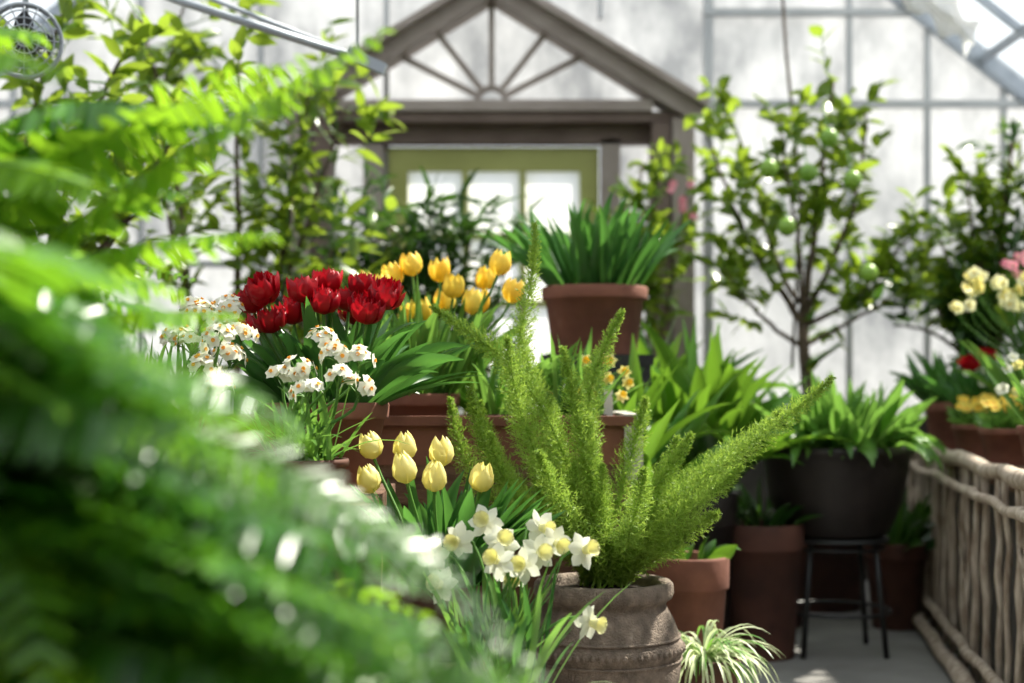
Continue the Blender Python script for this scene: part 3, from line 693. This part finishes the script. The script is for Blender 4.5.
for i in range(34):
    p=V((1.86+u(-.18,.16),5.3+u(-.1,.1),1.37+u(-.06,.07))); star_flower(mb,p,(u(-.9,.6),-.9,u(-.2,.8)),.027,'cream' if i%3 else 'pale_petal','orange_petal'); stem_to(mb,c,p,(0,0,1),.0025)
for i in range(10):
    p=V((1.88+u(-.06,.12),5.3+u(-.1,.1),1.47+u(-.05,.04))); star_flower(mb,p,(u(-.6,.3),-.9,u(0,.6)),.022,'pink_petal'); stem_to(mb,c,p,(0,0,1),.0025)
mb.obj('potted_freesia')
mb=MB(); pot(mb,(1.98,5.95,bz),.11,.17,'terracotta',.75); c=V((1.97,5.95,bz+.15))
tulip_leaves(mb,c,.08,54,.28,.035,'tulip_leaf',.7,(.2,1.0))
for (x,z) in ((1.87,1.08),(1.93,1.11)):
    tulip(mb,(x,5.8,z),(u(-.3,.1),-.4,1),.06,.035,'red_petal',.3,True); stem_to(mb,c,(x,5.8,z),(0,0,1),.004)
for i in range(12):
    p=V((1.95+u(-.09,.12),5.85+u(-.06,.06),1.03+u(-.05,.1))); star_flower(mb,p,(u(-.6,.3),-.9,u(0,.6)),.022,'white_petal'); stem_to(mb,c,p,(0,0,1),.002)
mb.obj('potted_anemone')
mb=MB(); pot(mb,(1.74,4.55,bz),.12,.15,'terracotta',.75); c=V((1.74,4.55,bz+.13))
tulip_leaves(mb,c,.09,70,.30,.035,'tulip_leaf2',.7,(.1,.8))
for i in range(14):
    p=V((1.64+u(-.1,.1),4.5+u(-.08,.08),1.04+u(-.06,.08))); star_flower(mb,p,(u(-.6,.3),-.9,u(0,.6)),.020,'white_petal' if i%2 else 'pale_petal'); stem_to(mb,c,p,(0,0,1),.002)
mb.obj('potted_anemone')

# ------------------------------------------------------------------ foreground Boston fern
mb=MB()
def frond(P,wid,mk,npair=34,hang=.35,wr=.25,tap=.9,rl=.6):
    pts=bez(P,30); tube(mb,pts,[.0022*(1-.7*i/30) for i in range(31)],'stem',4,False)
    roll=u(-rl,rl)
    for k in range(npair):
        t=.12+.88*(k+.5)/npair; f=min(29.99,t*30); i=int(f); p=pts[i].lerp(pts[i+1],f-i); d=(pts[i+1]-pts[i]).normalized()
        s=d.cross(UP)
        if s.length<.1: s=V((1,0,0))
        s.normalize(); s=Matrix.Rotation(roll,3,d)@s
        w=wid*min(1,.35+t*2.2)*(1-max(0,(t-.45)/.55)**1.8*tap)
        for sg in (-1,1):
            dd=(s*sg+d*.32-UP*hang*u(.4,1.4)+V((u(-.1,.1),u(-.1,.1),u(-.1,.1)))).normalized()
            leaf(mb,p,dd,w*u(.88,1.08),max(.006,w*wr),.25,mk,4,.15,'strap',side=d,twist=u(-.5,.5))
FC=V((-.60,1.45,.78))
pot(mb,(-.62,1.47,.56),.15,.2,'terracotta',.75)
for i in range(90):
    az=u(0,6.28); r=u(.22,.56); rise=u(.08,.28)
    tx=math.cos(az)*r; ty=math.sin(az)*r
    e=FC+V((tx,ty,u(-.22,.22)-r*.25+.05))
    mpt=FC+V((tx*.45,ty*.45,rise+.08))
    frond([FC+V((u(-.05,.05),u(-.05,.05),0)),FC+V((tx*.12,ty*.12,rise*.8)),mpt,e],u(.045,.065),'fern_dark' if R.random()<.75 else 'fern_mid')
def topz(x): return 1.0-max(0,(x+.20))*.98+(max(0,-x-.2))*.45
for i in range(160):
    ex=-.42+.57*math.sqrt(u(0,1)); ey=u(1.10,1.75); ez_=topz(ex)-abs(R.gauss(0,.13))+u(-.01,.03)
    ez_=max(.58,ez_); kk=ey/1.15; ez_=1+(ez_-1)*kk; ex*=kk
    mk='fern_mid' if R.random()<.32 else 'fern_dark'
    if R.random()<.10 or (ez_<.78 and R.random()<.35): mk='fern_bright'
    frond([FC+V((u(-.05,.05),u(-.05,.05),0)),(FC.x+(ex-FC.x)*.2,(FC.y+ey)/2,ez_+u(.08,.20)),(FC.x+(ex-FC.x)*.65,ey,ez_+u(.05,.12)),(ex,ey,ez_)],u(.045,.07),mk,32,.3,.25,.8,.9)
# extra pale fronds, coloured to imitate glossy highlights among the green
for P in (([FC,(-.46,1.35,1.02),(-.40,1.25,.97),(-.28,1.2,.84)]),
          ([FC,(-.40,1.4,1.06),(-.20,1.35,.97),(-.01,1.3,.76)]),
          ([FC,(-.38,1.4,1.02),(-.14,1.35,.94),(.03,1.3,.73)]),
          ([FC,(-.5,1.3,1.08),(-.47,1.2,1.10),(-.38,1.15,1.02)]),
          ([FC,(-.55,1.4,1.12),(-.50,1.35,1.2),(-.45,1.3,1.12)])):
    frond(P,.042,'fern_glint',36,.3,.17,.8,.7)
mb.obj('potted_boston_fern')
mb=MB()
lathe(mb,(-.62,1.47,0),[(.001,0),(.17,0),(.17,.03),(.05,.06),(.045,.46),(.15,.52),(.15,.56),(.001,.56)],'greywood',28); mb.obj('plant_pedestal')
# taller fern behind (upper left fronds)
mb=MB(); F2=V((-.92,2.1,.90)); pot(mb,(-.92,2.1,.70),.15,.21,'terracotta',.75)
for P,w in (([F2,(-.80,1.95,1.14),(-.56,1.9,1.25),(-.16,1.8,1.46)],.095),
            ([F2,(-.85,1.95,1.22),(-.62,1.85,1.32),(-.26,1.8,1.42)],.085),
            ([F2,(-.90,2.0,1.34),(-.68,1.9,1.46),(-.36,1.85,1.34)],.08),
            ([F2,(-.85,1.95,1.08),(-.66,1.85,1.20),(-.30,1.8,1.20)],.085),
            ([F2,(-.85,1.95,1.02),(-.66,1.85,1.12),(-.36,1.85,1.10)],.08),
            ([F2,(-1.0,1.9,1.34),(-.80,1.7,1.48),(-.50,1.6,1.36)],.075),
            ([F2,(-.95,1.9,1.24),(-.70,1.7,1.34),(-.46,1.6,1.22)],.08),
            ([F2,(-.95,2.0,1.34),(-.90,2.0,1.56),(-.66,2.0,1.50)],.08),
            ([F2,(-.95,2.0,1.24),(-.80,2.0,1.40),(-.46,1.95,1.27)],.08),
            ([F2,(-.90,2.0,1.28),(-.70,1.95,1.40),(-.30,1.9,1.38)],.08),
            ([F2,(-.85,2.0,1.14),(-.77,1.95,1.24),(-.46,2.0,1.14)],.08)):
    frond(P,w,'fern_bright' if R.random()<.5 else 'fern_mid',60,.6,.22,.6)
for i in range(80):
    az=u(0,6.28); r=u(.25,.58); tx=math.cos(az)*r; ty=math.sin(az)*r
    frond([F2+V((u(-.05,.05),u(-.05,.05),0)),F2+V((tx*.15,ty*.15,.25)),F2+V((tx*.6,ty*.6,u(.2,.48))),F2+V((tx,ty,u(-.10,.32)))],u(.045,.06),'fern_mid' if i%2 else 'fern_dark',36,.4,.24)
mb.obj('potted_boston_fern')
mb=MB(); lathe(mb,(-.92,2.1,0),[(.001,0),(.17,0),(.17,.03),(.05,.06),(.045,.60),(.16,.66),(.16,.70),(.001,.70)],'greywood',28); mb.obj('plant_pedestal')

mb=MB()
box(mb,.26,.285,4.02,4.023,.80,1.0,'label'); mb.obj('plant_label')

# ------------------------------------------------------------------ light, world, camera
sun=bpy.data.lights.new('sun','SUN'); sun.energy=10.0; sun.angle=math.radians(.8); sun.color=(1,.93,.80)
so=bpy.data.objects.new('sun',sun); bpy.context.collection.objects.link(so)
src=V((.62,.42,.95)).normalized(); so.rotation_euler=src.to_track_quat('Z','Y').to_euler()
w=bpy.data.worlds.new('sky_world'); bpy.context.scene.world=w; w.use_nodes=True
bg=w.node_tree.nodes['Background']; bg.inputs[0].default_value=(.92,.96,1,1); bg.inputs[1].default_value=1.0
cam=bpy.data.cameras.new('camera'); co=bpy.data.objects.new('camera',cam); bpy.context.collection.objects.link(co)
co.location=(0,0,1); co.rotation_euler=(math.radians(90),0,0)
cam.lens=50; cam.sensor_width=36; cam.shift_y=(390-341.5)/1024
cam.clip_start=.02
cam.dof.use_dof=True; cam.dof.focus_distance=3.2; cam.dof.aperture_fstop=1.8; cam.dof.aperture_blades=0
bpy.context.scene.camera=co
vs_=bpy.context.scene.view_settings
vs_.view_transform='Standard'
vs_.look='None'
vs_.exposure=0.45
